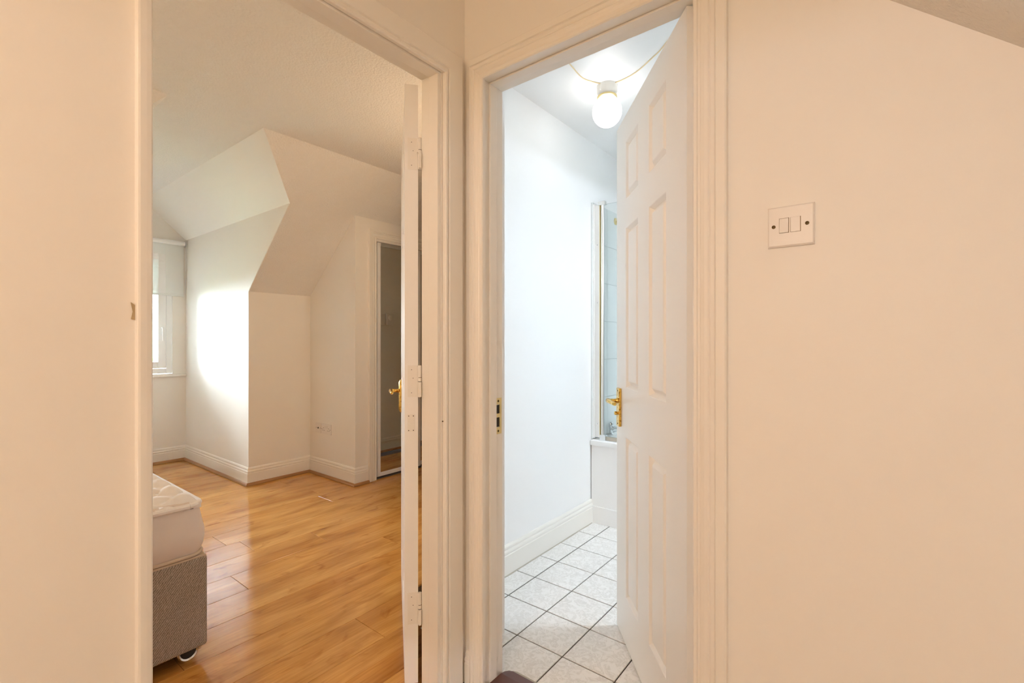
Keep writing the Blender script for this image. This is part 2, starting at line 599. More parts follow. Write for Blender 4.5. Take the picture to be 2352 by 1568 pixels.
structure(MB().box((KX - 0.1, 3.4, 0), (0, 3.5, 2.6)), 'wall_bedroom_right', 'wall', 'bedroom end wall beyond the wardrobe', 'wall')
wb = structure(MB().box((-1.44, 1.25, 0), (-1.34, 3.4, 2.6)).box((-1.44, 1.25, 0), (-0.45, 1.33, 2.6)), 'wall_mirrored', 'wall', 'bedroom wall seen only in the wardrobe mirror', 'wall')

# ------------------------------------------------------------------ bathroom shell
mb = MB()
mb.box((-0.45, 0.25, 0), (-0.10, 0.29, 2.6))
mb.box((-0.45, 0.29, 0), (BX, 2.35, 2.6))
mb.box((-0.10, 0.1005, 0), (-0.062, 0.29, 2.6))
structure(mb, 'wall_bathroom_left', 'bathwall', 'bright white bathroom wall on the left of the doorway', 'wall')
structure(MB().box((BX, 2.23, 0), (1.6, 2.35, 2.6)), 'wall_bathroom_back', 'bathwall', 'bathroom wall behind the bath', 'wall')
structure(MB().box((1.5, 0.10, 0), (1.6, 2.35, 1.62)), 'wall_bathroom_right', 'bathwall', 'low bathroom wall behind the open door', 'wall')
structure(MB().slab([(-0.45, 0.10, BZ), (0.57, 0.10, BZ), (0.57, 2.35, BZ), (-0.45, 2.35, BZ)], (0, 0, 0.1)), 'ceiling_bathroom', 'bathwall', 'white bathroom ceiling with the globe lamp', 'ceiling')
bs = lambda x: BZ - 0.9 * (x - 0.55)
mb = MB()
for x0, x1, y0, y1 in ((0.55, 0.99, 0.10, 2.35), (1.20, 1.6, 0.10, 2.35), (0.99, 1.20, 0.10, 1.15), (0.99, 1.20, 1.49, 2.35)):
    mb.slab([(x0, y0, bs(x0)), (x1, y0, bs(x1)), (x1, y1, bs(x1)), (x0, y1, bs(x0))], (0.07, 0, 0.08))
structure(mb, 'ceiling_bathroom_slope', 'bathwall', 'sloping bathroom ceiling with a roof light behind the door', 'ceiling')

# ------------------------------------------------------------------ floors
# laminate boards, each its own piece
fl = structure(MB().box((-4.305, -2.4, -0.1), (-0.0005, 3.4, -0.011)), 'floor', 'underlay', 'glossy beech laminate bedroom floor of long boards', 'floor')
PW, PL = 0.1968, 1.28
known = {-2: 0.72, -1: -0.05, 0: 0.017, 1: 0.335, 2: -0.182, 3: 0.56, 4: 0.72, 5: -0.72, 6: -0.015, 7: 0.62, 8: -0.30}
pcache = {}


def plank(x0, x1, y0, y1):
    k = (round(x1 - x0, 3), round(y1 - y0, 3))
    g, h, t = 0.0007, 0.0009, 0.009
    if k not in pcache:
        a, c = (x1 - x0) / 2 - g, (y1 - y0) / 2 - g
        p = MB()
        p.loft([[(-a, -c, -t), (a, -c, -t), (a, c, -t), (-a, c, -t)], [(-a, -c, -h), (a, -c, -h), (a, c, -h), (-a, c, -h)], [(-a + h, -c + h, 0), (a - h, -c + h, 0), (a - h, c - h, 0), (-a + h, c - h, 0)]])
        me = bpy.data.meshes.new('plank')
        me.from_pydata(p.v, [], p.f)
        me.materials.append(M['laminate'])
        pcache[k] = me
    o = bpy.data.objects.new('plank', pcache[k])
    COL.objects.link(o)
    o.parent = fl
    o.location = Vector(((x0 + x1) / 2, (y0 + y1) / 2, -0.001)) - BASE[fl.name]


for r in range(-13, 9):
    x0 = -1.788 + r * PW
    x1 = x0 + PW
    if x1 > -0.05:
        x1 = -0.04
    x0 = max(x0, WX)
    if x0 >= x1 - 0.02 or x1 < WX:
        continue
    lo, hi = -2.39, 3.39
    if x1 < KX + 0.02:
        lo, hi = CY0, CY1
    elif x0 < KX:
        lo, hi = -2.39, 3.39
    if x1 > -0.46:
        hi = 0.248
    elif x1 > -1.45:
        hi = 1.249
    j = known.get(r, random.uniform(-0.6, 0.6))
    ys = [lo] + [y for y in [j + k * PL for k in range(-4, 5)] if lo + 0.12 < y < hi - 0.12] + [hi]
    for y0, y1 in zip(ys, ys[1:]):
        if x1 < DX - 0.1 and y0 > RY:
            continue
        plank(x0, x1, y0, y1)
# the strip of boards under the bedroom doorway
plank(-0.04, -0.002, -0.863, -0.122)

# bathroom floor tiles
bf = structure(MB().box((-0.45, 0.0, -0.1), (1.6, 2.35, -0.0035)), 'floor_bathroom', 'grout', 'pale marbled tiles with dark grout on the bathroom floor', 'floor')
tm = MB()
TP, q = 0.2058, 0.1004
tm.loft([[(-q, -q, -0.006), (q, -q, -0.006), (q, q, -0.006), (-q, q, -0.006)], [(-q, -q, -0.001), (q, -q, -0.001), (q, q, -0.001), (-q, q, -0.001)], [(-q + .0015, -q + .0015, 0), (q - .0015, -q + .0015, 0), (q - .0015, q - .0015, 0), (-q + .0015, q - .0015, 0)]])
tme = bpy.data.meshes.new('tile')
tme.from_pydata(tm.v, [], tm.f)
tme.materials.append(M['tile'])
for i in range(-1, 7):
    for jx in range(0, 7):
        o = bpy.data.objects.new('tile', tme)
        COL.objects.link(o)
        o.parent = bf
        cx, cy = -0.2205 + (i + 0.5) * TP, 0.103 + (jx + 0.5) * TP
        o.location = Vector((cx, cy, 0)) - BASE[bf.name]
        if i == -1:
            o.scale = ((0.125) / TP, 1, 1)
            o.location.x = -0.2205 - 0.0645 - BASE[bf.name].x
        o.rotation_euler = (random.uniform(-.001, .001), random.uniform(-.001, .001), 0)

# ------------------------------------------------------------------ mouldings
ARCH = [(0, 0), (0, .011), (.003, .0145), (.009, .0145), (.012, .0105), (.0155, .0105), (.019, .013), (.027, .0155), (.0345, .0155), (.038, .013), (.041, .0155), (.049, .0165),
        (.0515, .0135), (.0535, .018), (.072, .018), (.0755, .0155), (.0755, 0)]


ARCH_FLAT = [(0, 0), (0, .011), (.003, .0145), (.0095, .0145), (.0125, .0105), (.0155, .0105), (.018, .0158), (.03, .0166), (.05, .0173), (.072, .018), (.0755, .016), (.0755, 0)]


def arch_cut(w, ARCH=ARCH):
    out = []
    for i, (a, t) in enumerate(ARCH):
        if a <= w:
            out.append((a, t))
        else:
            a0, t0 = ARCH[i - 1]
            out.append((w, t0 + (t - t0) * (w - a0) / max(a - a0, 1e-6)))
            break
    if out[-1][1] != 0:
        out.append((out[-1][0], 0))
    return out


def architrave_set(frame, to3, left, right, top, wl_=0.0755, wr=0.0755, zl=0.0, ARCH=ARCH, left_profile=None):
    """to3(u, z, t): u along the wall, z up, t out of the wall"""
    for side, edge, w in ((-1, left, wl_), (1, right, wr)):
        pr = left_profile if (left_profile and side < 0) else arch_cut(w, ARCH)
        r0 = [to3(edge + side * a, zl, t) for a, t in pr]
        r1 = [to3(edge + side * a, top + a, t) for a, t in pr]
        MB().loft([r0, r1]).build('architrave', 'trim', frame)
    r0 = [to3(max(left - a, left - wl_), top + a, t) for a, t in ARCH]
    r1 = [to3(min(right + a, right + wr), top + a, t) for a, t in ARCH]
    MB().loft([r0, r1]).build('architrave', 'trim', frame)


# bedroom door frame (hall side moulding, lining, stop)
t1 = thing('trim_1', (-0.05, -0.49, 0), 'white gloss door frame around the bedroom doorway', 'door frame', kind='structure')
architrave_set(t1, lambda u, z, t: (t, u, z), -0.866, -0.101, 1.995, wl_=0.0245, ARCH=ARCH_FLAT, left_profile=[(0, 0), (0, .012), (.003, .0155), (.010, .0168), (.020, .0175), (.0235, .0165), (.0245, .014), (.0245, 0)])
mb = MB()
mb.box((-0.094, -0.106, 0), (-0.001, -0.07, 2.002))
mb.box((-0.094, -0.905, 0), (-0.001, -0.877, 2.002))
mb.box((-0.094, -0.905, 2.002), (-0.001, -0.07, 2.03))
mb.build('lining', 'trim', t1, bevel=0.001)
mb = MB()
mb.box((-0.045, -0.119, 0), (-0.004, -0.106, 1.989))
mb.box((-0.045, -0.877, 0), (-0.004, -0.864, 1.989))
mb.box((-0.045, -0.877, 1.989), (-0.004, -0.106, 2.002))
mb.build('door_stop', 'trim', t1, bevel=0.0015)
MB().cyl((0.0105, -0.112, 0.888), (0.0125, -0.112, 0.888), 0.0022, 8).build('nail_head', 'screwbrown', t1)
MB().slab([(-0.052, -0.1062, 0.873), (-0.066, -0.1062, 0.870), (-0.069, -0.1062, 0.895), (-0.057, -0.1062, 0.898)], (0, -0.001, 0)).build('filler_patch', 'trim', t1)

# bathroom door frame
t2 = thing('trim_2', (0.42, 0.05, 0), 'white gloss door frame around the bathroom doorway', 'door frame', kind='structure')
architrave_set(t2, lambda u, z, t: (u, -t, z), 0.091, 0.752, 1.987, wl_=0.0545)
mb = MB()
mb.box((0.055, 0.001, 0), (0.081, 0.101, 1.993))
mb.box((0.757, 0.001, 0), (0.785, 0.101, 1.993))
mb.box((0.055, 0.001, 1.993), (0.785, 0.101, 2.02))
mb.build('lining', 'trim', t2, bevel=0.001)
mb = MB()
mb.box((0.081, 0.030, 0), (0.0885, 0.062, 1.9865))
mb.box((0.7505, 0.030, 0), (0.757, 0.036, 1.9865))
mb.box((0.081, 0.030, 1.9865), (0.757, 0.062, 1.993))
mb.build('door_stop', 'trim', t2, bevel=0.0015)
# brass keep in the left jamb
mb = MB()
for a in ((0.066, 0.094, 0.9275, 0.949), (0.066, 0.094, 0.828, 0.850), (0.084, 0.094, 0.850, 0.9275), (0.066, 0.084, 0.884, 0.897)):
    mb.box((0.0805, a[0], a[2]), (0.0828, a[1], a[3]))
kp = mb.build('keep_plate', 'brass2', t2)
tag(kp, 'pale brass lock keep let into the left jamb')
MB().box((0.0802, 0.067, 0.852), (0.0812, 0.084, 0.884)).box((0.0802, 0.067, 0.897), (0.0812, 0.084, 0.926)).build('keep_hole', 'hole', kp)
for z in (0.939, 0.838):
    MB().cyl((0.0826, 0.077, z), (0.0834, 0.077, z), 0.0042, 12).build('screw', 'screwbrown', kp)

# skirting boards
SKP = [(0, 0), (.015, 0), (.015, .093), (.0125, .096), (.0125, .099), (.0145, .103), (.0145, .111), (.011, .116), (.009, .118), (.0095, .122), (.0105, .126), (.0095, .132), (.005, .139), (0, .140)]


def run(pts, prof, side):
    """profile swept along a floor polyline with mitred corners; side +1 = room on the left of the walk"""
    pts = [Vector((p[0], p[1])) for p in pts]
    n = len(pts)
    rings = []
    for i, p in enumerate(pts):
        d0 = (pts[i] - pts[i - 1]).normalized() if i else None
        d1 = (pts[i + 1] - pts[i]).normalized() if i < n - 1 else None
        nn = [Vector((-d.y, d.x)) * side for d in (d0, d1) if d is not None]
        if len(nn) == 2:
            mv = (nn[0] + nn[1]) / (1 + nn[0].dot(nn[1]))
        else:
            mv = nn[0]
        rings.append([(p.x + mv.x * t, p.y + mv.y * t, z) for t, z in prof])
    return MB().loft(rings)


path = [(WX, CY0), (WX, CY1), (KX, CY1), (KX, RY), (DX, RY), (DX, 1.150)]
structure(run(path, SKP, -1), 'baseboard_bedroom', 'trim', 'white moulded skirting around the dormer and boxed wall', 'skirting')
BEAD = [(.015, 0), (.031, 0), (.031, .005), (.0275, .013), (.021, .019), (.015, .021)]
structure(run(path, BEAD, -1), 'trim_3', 'bead', 'varnished wood bead along the foot of the bedroom skirting', 'floor bead')
structure(run([(-1.44, 3.4), (-1.44, 1.25)], SKP, -1), 'baseboard_mirrored', 'trim', 'white skirting seen in the wardrobe mirror', 'skirting')
structure(run([(-1.44, 3.4), (-1.44, 1.25)], BEAD, -1), 'trim_4', 'bead', 'wood bead of the skirting seen in the mirror', 'floor bead')
SK2 = [(t * 1.2, z * 1.03) for t, z in SKP]
structure(run([(BX, 1.522), (BX, 0.292)], SK2, 1), 'baseboard_bathroom', 'trim', 'white moulded skirting along the left bathroom wall', 'skirting')
mb = MB()
rng = random.Random(3)
pts_ = [(BX + .018, 0.36 + k * 0.06) for k in range(20)]
rings = [[(x, y, 0.0), (x + .002 + rng.random() * .004, y, 0.0), (x + .001, y, .003 + rng.random() * .003), (x, y, .004)] for x, y in pts_]
mb.loft(rings)
structure(mb, 'trim_5', 'caulk', 'grubby sealant line between skirting and bathroom tiles', 'sealant')
structure(run([(0.0145, -0.0005), (0.036, -0.0005)], [(t * 1.1, z * .82) for t, z in SKP], -1), 'baseboard_hall', 'trim', 'short end of moulded hall skirting in the corner between the doorways', 'skirting')

# ------------------------------------------------------------------ mahogany saddle in the bathroom doorway
prof = [(-0.07, -0.002), (-0.07, 0.006), (-0.035, 0.019), (0.085, 0.019), (0.122, 0.014), (0.134, 0.004), (0.134, -0.002)]
th = thing('threshold', (0.42, 0.03, 0), 'dark red mahogany threshold board across the bathroom doorway', 'threshold')
ring = lambda x, k=1.0, c=0.0: [(x, y - (c if y > 0.1 else 0), z) for y, z in prof]
MB().loft([ring(0.0885, c=0.016), ring(0.098, c=0.005), ring(0.112), ring(0.749)]).build('board', 'mahogany', th)
pr2 = [(0.1345, -0.002), (0.1345, 0.0035), (0.138, 0.003), (0.144, 0.0008), (0.144, -0.002)]
MB().loft([[(x, y - c, z) for y, z in pr2] for x, c in ((0.0885, .016), (0.098, .005), (0.112, 0), (0.749, 0))]).build('sealant', 'caulk', th)

# ------------------------------------------------------------------ doors
def panel_mesh(x0, x1, z0, z1, T):
    """moulded panel, both faces: quirk, slope down, bevel up to a raised field"""
    mb = MB()
    steps = [(0, 0), (0.002, 0.001), (0.0115, 0.0145), (0.014, 0.0145), (0.0265, 0.0025), (0.0295, 0.0015)]
    for f, sg in ((T, -1), (0, 1)):
        rings = [[(x0 + a, f + sg * d, z0 + a), (x1 - a, f + sg * d, z0 + a), (x1 - a, f + sg * d, z1 - a), (x0 + a, f + sg * d, z1 - a)] for a, d in steps]
        n = 4
        vs = [p for r in rings for p in r]
        fs = []
        for i in range(len(rings) - 1):
            for k in range(4):
                fs.append((i * 4 + k, i * 4 + (k + 1) % 4, i * 4 + 4 + (k + 1) % 4, i * 4 + 4 + k))
        fs.append(tuple((len(rings) - 1) * 4 + k for k in range(4)))
        mb.add(vs, fs)
    return mb


def make_door(name, pivot, deg, DW, DH, T, xs, zs, z0, label):
    d = thing(name, (pivot[0], pivot[1], z0), label, 'door', kind='structure', rot=D2R(deg))
    cx = sorted({0, DW, *[v for p in xs for v in p]})
    cz = sorted({0, DH, *[v for p in zs for v in p]})
    mb = MB()
    for i in range(len(cx) - 1):
        for k in range(len(cz) - 1):
            a = (cx[i], cx[i + 1])
            c = (cz[k], cz[k + 1])
            if a in [tuple(p) for p in xs] and c in [tuple(p) for p in zs]:
                continue
            for y in (0, T):
                mb.add([(a[0], y, c[0]), (a[1], y, c[0]), (a[1], y, c[1]), (a[0], y, c[1])], [(0, 1, 2, 3)])
    mb.add([(0, 0, 0), (0, T, 0), (0, T, DH), (0, 0, DH)], [(0, 1, 2, 3)])
    mb.add([(DW, 0, 0), (DW, T, 0), (DW, T, DH), (DW, 0, DH)], [(0, 1, 2, 3)])
    mb.add([(0, 0, 0), (DW, 0, 0), (DW, T, 0), (0, T, 0)], [(0, 1, 2, 3)])
    mb.add([(0, 0, DH), (DW, 0, DH), (DW, T, DH), (0, T, DH)], [(0, 1, 2, 3)])
    o = mb.build('slab', 'door', d)
    bm = bmesh.new()
    bm.from_mesh(o.data)
    bmesh.ops.remove_doubles(bm, verts=bm.verts, dist=1e-5)
    bmesh.ops.recalc_face_normals(bm, faces=bm.faces)
    ed = [e for e in bm.edges if len(e.link_faces) == 2 and e.calc_face_angle(0) > 1.0]
    bmesh.ops.bevel(bm, geom=ed, offset=0.0012, segments=2, affect='EDGES')
    bm.to_mesh(o.data)
    bm.free()
    for x0, x1 in xs:
        for za, zb in zs:
            panel_mesh(x0, x1, za, zb, T).build('panel', 'door', d)
    return d


def lever_set(d, x, zp0, zp1, zl, face, out, toward, ornate=False):
    """brass back plate with lever; face = y of the door face, out = +1/-1, toward = direction of the lever along the door"""
    h = []
    w = 0.0205
    f = face
    if not ornate:
        pl = MB().box((x - w, f, zp0), (x + w, f + out * 0.010, zp1)).build('handle_plate', 'brass', d, bevel=0.002)
    else:
        zc = (zp0 + zp1) / 2
        hh = (zp1 - zp0) / 2
        out2 = []
        for t in [2 * math.pi * k / 28 for k in range(28)]:
            zz = math.sin(t)
            ww = w * (abs(math.cos(t)) ** 0.8) * (1 - 0.30 * max(0, -zz)) * (1 if math.cos(t) >= 0 else -1)
            out2.append((x + ww, zc + hh * zz))
        mb = MB()
        mb.loft([[(a, f, c) for a, c in out2], [(a, f + out * 0.006, c) for a, c in out2], [(x + (a - x) * .6, f + out * 0.012, zc + (c - zc) * .85) for a, c in out2]])
        pl = mb.build('handle_plate', 'brass', d, smooth=True)
    mb = MB()
    mb.lathe((x, f + out * 0.009, zl), (0, out, 0), [(0.0105, 0), (0.0105, 0.005), (0.0075, 0.009), (0.0075, 0.030), (0.009, 0.034), (0.009, 0.043)], 18)
    y = f + out * 0.048
    mb.tube([(x - toward * .010, y, zl + .001), (x, y, zl + .001), (x + toward * .03, y, zl), (x + toward * .05, y - out * .001, zl - .001), (x + toward * .07, y - out * .003, zl - .002), (x + toward * .088, y - out * .005, zl - .001), (x + toward * .094, y - out * .005, zl + .002)],
            [.006, .0095, .0082, .0070, .0066, .0074, .004], 12)
    mb.build('lever', 'brass', d, smooth=True)
    for z in ((zp0 + .010, zp1 - .010)):
        MB().cyl((x, f + out * .0098, z), (x, f + out * .0108, z), 0.0032, 10).build('screw', 'screwbrown', pl, local=True)
    return pl


DT = 0.040
XS = [(0.148, 0.303), (0.420, 0.575)]
ZS = [(0.176, 0.775), (0.960, 1.558), (1.664, 1.878)]
d2 = make_door('door_2', (0.747, 0.082), 180 - 50.5, 0.711, 1.979, DT, XS, ZS, 0.007, 'white six panel bathroom door standing open with brass lever handle')
hp = lever_set(d2, 0.660, 0.803, 0.951, 0.902, DT, 1, -1)
MB().lathe((0.660, DT + 0.0095, 0.853), (0, 1, 0), [(0.0058, 0), (0.0058, 0.003), (0.0072, 0.004), (0.0072, 0.012), (0.005, 0.0135)], 14).build('privacy_knob', 'brass', d2, smooth=True)
lever_set(d2, 0.660, 0.803, 0.951, 0.902, 0.0, -1, -1)
MB().box((0.7105, 0.009, 0.84), (0.7125, 0.031, 0.98)).build('lock_faceplate', 'brass2', d2)

XS1 = [(0.135, 0.340), (0.422, 0.627)]
d1 = make_door('door_1', (-0.1065, -0.1105), 142.0, 0.762, 1.978, 0.0435, XS1, ZS, 0.011, 'white bedroom door opened wide, seen on its hinge edge')
lever_set(d1, 0.700, 0.795, 0.950, 0.898, 0.0435, 1, -1, ornate=True)
lever_set(d1, 0.700, 0.795, 0.950, 0.898, 0.0, -1, -1, ornate=True)
for zt in (1.800, 1.050, 0.301):
    h = MB().box((-0.0012, 0.002, zt - 0.104), (0.0006, 0.034, zt)).build('hinge', 'trim', d1)
    k1 = MB().cyl((-0.006, -0.005, zt - 0.052), (-0.006, -0.005, zt), 0.0058, 14)
    k1.box((-0.010, -0.004, zt - 0.049), (0.0, 0.004, zt - 0.002))
    k1.build('knuckle', 'trim', h, smooth=True)
    k2 = MB().cyl((-0.006, -0.005, zt - 0.104), (-0.006, -0.005, zt - 0.054), 0.0062, 14)
    k2.box((-0.019, -0.009, zt - 0.102), (-0.006, -0.001, zt - 0.054))
    k2.build('knuckle', 'trim', h, smooth=True)
    MB().cyl((-0.006, -0.005, zt - 0.0405), (-0.006, -0.005, zt - 0.039), 0.0061, 12).build('pin_joint', 'screwbrown', h)
    for yy, zz in ((0.0215, zt - .014), (0.0165, zt - .042), (0.0215, zt - .090)):
        MB().cyl((-0.0010, yy, zz), (-0.0016, yy, zz), 0.0013, 8).build('screw', 'hole', h)
lp = MB().box((-0.0012, 0.0105, 0.831), (0.0004, 0.0345, 0.860)).box((-0.0012, 0.0105, 0.861), (0.0004, 0.0345, 0.8885)).build('latch_plate', 'trim', d1, bevel=0.0004)
for yy in (0.0155, 0.0305):
    for zz in (0.836, 0.8835):
        MB().cyl((-0.0008, yy, zz), (-0.0016, yy, zz), 0.0017, 8).build('screw', 'hole', lp)

# ------------------------------------------------------------------ wardrobe
t6 = thing('trim_6', (DX, 1.93, 0), 'white moulded frame around the mirrored wardrobe', 'door frame', kind='structure')
architrave_set(t6, lambda u, z, t: (DX + t, u, z), 1.228, 2.62, 1.985, zl=0.001)
MB().box((DX - 0.07, 1.223, 1.966), (DX + 0.0, 2.625, 1.986)).box((DX - 0.07, 1.222, 0.0), (DX, 1.229, 1.966)).box((DX - 0.07, 2.612, 0.0), (DX, 2.62, 1.966)).build('lining', 'trim', t6)
MB().box((DX - 0.075, 1.235, 0), (DX - 0.004, 2.61, 0.006)).box((DX - 0.034, 1.235, 0.006), (DX - 0.031, 2.61, 0.014)).build('track', 'dark', t6)
for i, (y0, y1, x) in enumerate(((1.252, 1.722, DX - 0.024), (1.690, 2.160, DX - 0.052), (2.128, 2.605, DX - 0.024))):
    t = thing('sliding_door', (x, (y0 + y1) / 2, 0.014),
              ('mirrored sliding wardrobe door nearest the boxed wall', 'mirrored sliding wardrobe door in the middle, behind the bedroom door', 'mirrored sliding wardrobe door farthest from the dormer')[i], 'wardrobe door', 'mirrored sliding wardrobe doors')
    MB().box((x - 0.003, y0 + 0.02, 0.035), (x + 0.002, y1 - 0.02, 1.945)).build('mirror', 'mirror', t)
    for a in (y0, y1 - 0.034):
        MB().box((x - 0.012, a, 0.016), (x + 0.010, a + 0.034, 1.963)).build('stile', 'upvc' if i == 0 else 'goldframe', t, bevel=0.002)
    MB().box((x - 0.011, y0 + 0.034, 0.016), (x + 0.009, y1 - 0.034, 0.046)).build('bottom_rail', 'upvc', t, bevel=0.002)
    MB().box((x - 0.011, y0 + 0.034, 1.935), (x + 0.009, y1 - 0.034, 1.963)).build('top_rail', 'alu', t, bevel=0.002)

# ------------------------------------------------------------------ dormer window, sill and blind
w1 = thing('window_1', (WX - 0.06, (wy0 + wy1) / 2, wz0), 'white plastic dormer window with daylight outside', 'window', kind='structure')
FX0, FX1 = WX - 0.058, WX + 0.006


def frame_ring(mb, y0, y1, z0, z1, w, x0, x1):
    mb.box((x0, y0, z0), (x1, y0 + w, z1))
    mb.box((x0, y1 - w, z0), (x1, y1, z1))
    mb.box((x0, y0 + w, z0), (x1, y1 - w, z0 + w))
    mb.box((x0, y0 + w, z1 - w), (x1, y1 - w, z1))
    return mb


mb = frame_ring(MB(), wy0 + .004, wy1 - .004, wz0 + .004, wz1 - .004, 0.048, FX0, FX1)
ym = (wy0 + wy1) / 2
mb.box((FX0, ym - 0.03, wz0 + 0.05), (FX1, ym + 0.03, wz1 - 0.05))
mb.build('window_frame', 'upvc', w1, bevel=0.004)
for a, c, side in ((wy0 + .055, ym - .032, 0), (ym + .032, wy1 - .055, 1)):
    sh = frame_ring(MB(), a, c, wz0 + .055, wz1 - .055, 0.062, FX0 + .008, FX1 + .010).build('sash', 'upvc', w1, bevel=0.006)
    MB().box((FX0 + .028, a + .055, wz0 + .11), (FX0 + .034, c - .055, wz1 - .11)).build('pane', 'glass', sh)
    if side:
        hy = c - 0.030
        mb = MB().box((FX1 + .010, hy - .011, 1.225), (FX1 + .016, hy + .011, 1.295))
        mb.tube([(FX1 + .014, hy, 1.268), (FX1 + .030, hy, 1.268), (FX1 + .036, hy, 1.25), (FX1 + .034, hy, 1.20), (FX1 + .036, hy, 1.145)], [.009, .009, .008, .0075, .006], 10)
        mb.build('window_handle', 'upvc', sh, smooth=True)
mb = MB().box((WX - 0.06, CY0 + .001, 0.806), (WX + 0.028, CY1 - .001, 0.832))
structure(mb, 'trim_7', 'trim', 'white window sill board under the dormer window', 'window sill', bevel=0.006)

bl = thing('roller_blind', (WX + 0.04, ym, 2.09), 'pale grey roller blind half lowered over the dormer window', 'blind')
by0, by1 = CY0 + 0.03, CY1 - 0.012
MB().cyl((WX + 0.036, by0 + .01, 2.078), (WX + 0.036, by1 - .01, 2.078), 0.021, 20).build('roller_tube', 'upvc', bl, smooth=True)
MB().box((WX + 0.0145, by0 + .012, 1.585), (WX + 0.0155, by1 - .012, 2.08)).build('cloth', 'blind', bl)
MB().box((WX + 0.010, by0 + .012, 1.572), (WX + 0.020, by1 - .012, 1.592)).build('bottom_bar', 'blind', bl, bevel=0.003)
for y in (by0, by1 - 0.006):
    MB().box((WX + 0.0, y, 2.045), (WX + 0.060, y + 0.006, 2.110)).build('bracket', 'chrome', bl)
MB().tube([(WX + 0.030, by1 - 0.004, 2.075), (WX + 0.026, by1 - 0.004, 1.9), (WX + 0.024, by1 - 0.004, 1.62), (WX + 0.032, by1 - 0.004, 1.60), (WX + 0.040, by1 - 0.004, 1.62), (WX + 0.042, by1 - 0.004, 1.9), (WX + 0.044, by1 - 0.004, 2.075)], 0.0014, 6).build('chain', 'upvc', bl)

# ------------------------------------------------------------------ switch and sockets
sw = thing('light_switch', (0.952, 0, 1.384), 'square double light switch on the hall wall right of the bathroom door', 'switch')
mb = MB()
sx0, sx1, sz0, sz1 = 0.909, 0.995, 1.341, 1.427
mb.loft([[(sx0, 0, sz0), (sx1, 0, sz0), (sx1, 0, sz1), (sx0, 0, sz1)], [(sx0, -.0055, sz0), (sx1, -.0055, sz0), (sx1, -.0055, sz1), (sx0, -.0055, sz1)],
         [(sx0 + .003, -.009, sz0 + .003), (sx1 - .003, -.009, sz0 + .003), (sx1 - .003, -.009, sz1 - .003), (sx0 + .003, -.009, sz1 - .003)]])
pl = mb.build('switch_plate', 'plastic', sw)
for x0, x1, tz in ((0.9315, 0.9492, 1), (0.9524, 0.9705, -1)):
    MB().box((x0 - .0004, -.0092, 1.3698), (x1 + .0004, -.0086, 1.4012)).build('rocker_gap', 'screwbrown', pl)
    a, c = (-.0125, -.0100) if tz > 0 else (-.0102, -.0122)
    MB().loft([[(x0 + .0003, -.0088, 1.3703), (x1 - .0006, -.0088, 1.3703), (x1 - .0006, -.0088, 1.4005), (x0 + .0003, -.0088, 1.4005)], [(x0 + .0003, a, 1.3703), (x1 - .0006, a, 1.3703), (x1 - .0006, c, 1.4005), (x0 + .0003, c, 1.4005)]]).build('rocker', 'plastic', sw, bevel=0.0004)
for x in (0.9208, 0.9821):
    s_ = MB().lathe((x, -.0088, 1.3848), (0, -1, 0), [(0.0038, 0), (0.0038, 0.0008), (0.0022, 0.0013)], 16).build('screw', 'screwbrown', sw, smooth=True)
    MB().box((x - .0026, -.0103, 1.3844), (x + .0026, -.0099, 1.3852)).build('screw_slot', 'hole', s_)

sk = thing('double_socket', (-2.59, RY, 0.40), 'white double plug socket on the boxed wall, right of the single plate', 'socket')
y0 = RY
MB().box((-2.663, y0 - .009, 0.357), (-2.517, y0, 0.443)).build('socket_plate', 'plastic', sk, bevel=0.002)
for cx in (-2.628, -2.552):
    MB().box((cx - .002, y0 - .0096, 0.405), (cx + .002, y0 - .0088, 0.412)).build('pin_hole', 'hole', sk)
    MB().box((cx - .014, y0 - .0096, 0.387), (cx - .007, y0 - .0088, 0.391)).build('pin_hole', 'hole', sk)
    MB().box((cx + .007, y0 - .0096, 0.387), (cx + .014, y0 - .0088, 0.391)).build('pin_hole', 'hole', sk)
for cx in (-2.605, -2.575):
    MB().box((cx - .006, y0 - .0125, 0.408), (cx + .006, y0 - .009, 0.428)).build('rocker', 'plastic', sk, bevel=0.001)
for cx in (-2.653, -2.527):
    MB().cyl((cx, y0 - .0092, 0.400), (cx, y0 - .0099, 0.400), 0.0034, 10).build('screw', 'screwbrown', sk)
so = thing('aerial_socket', (-2.712, RY, 0.40), 'small single aerial plate on the boxed wall beside the double socket', 'socket')
MB().box((-2.755, y0 - .009, 0.357), (-2.669, y0, 0.443)).build('socket_plate', 'plastic', so, bevel=0.002)
MB().cyl((-2.712, y0 - .0088, 0.400), (-2.712, y0 - .011, 0.400), 0.0075, 14).build('aerial_hole', 'hole', so)
for cx in (-2.743, -2.681):
    MB().cyl((cx, y0 - .0092, 0.400), (cx, y0 - .0099, 0.400), 0.0034, 10).build('screw', 'screwbrown', so)

ts = thing('thermostat', (-1.44, 1.955, 1.37), 'white round dial thermostat seen in the wardrobe mirror', 'thermostat')
MB().box((-1.47, 1.91, 1.31), (-1.44, 2.0, 1.43)).build('housing', 'plastic', ts, bevel=0.006)
MB().lathe((-1.47, 1.955, 1.385), (-1, 0, 0), [(0.026, 0), (0.026, 0.008), (0.020, 0.012)], 24).build('dial', 'whitebase', ts, smooth=True)
tg = thing('switch_box', (-1.44, 1.83, 1.37), 'white surface switch beside the thermostat in the mirror', 'switch')
MB().box((-1.475, 1.80, 1.305), (-1.44, 1.89, 1.425)).build('switch_plate', 'plastic', tg, bevel=0.004)
MB().box((-1.478, 1.837, 1.352), (-1.474, 1.853, 1.378)).build('rocker', 'plastic', tg, bevel=0.001)

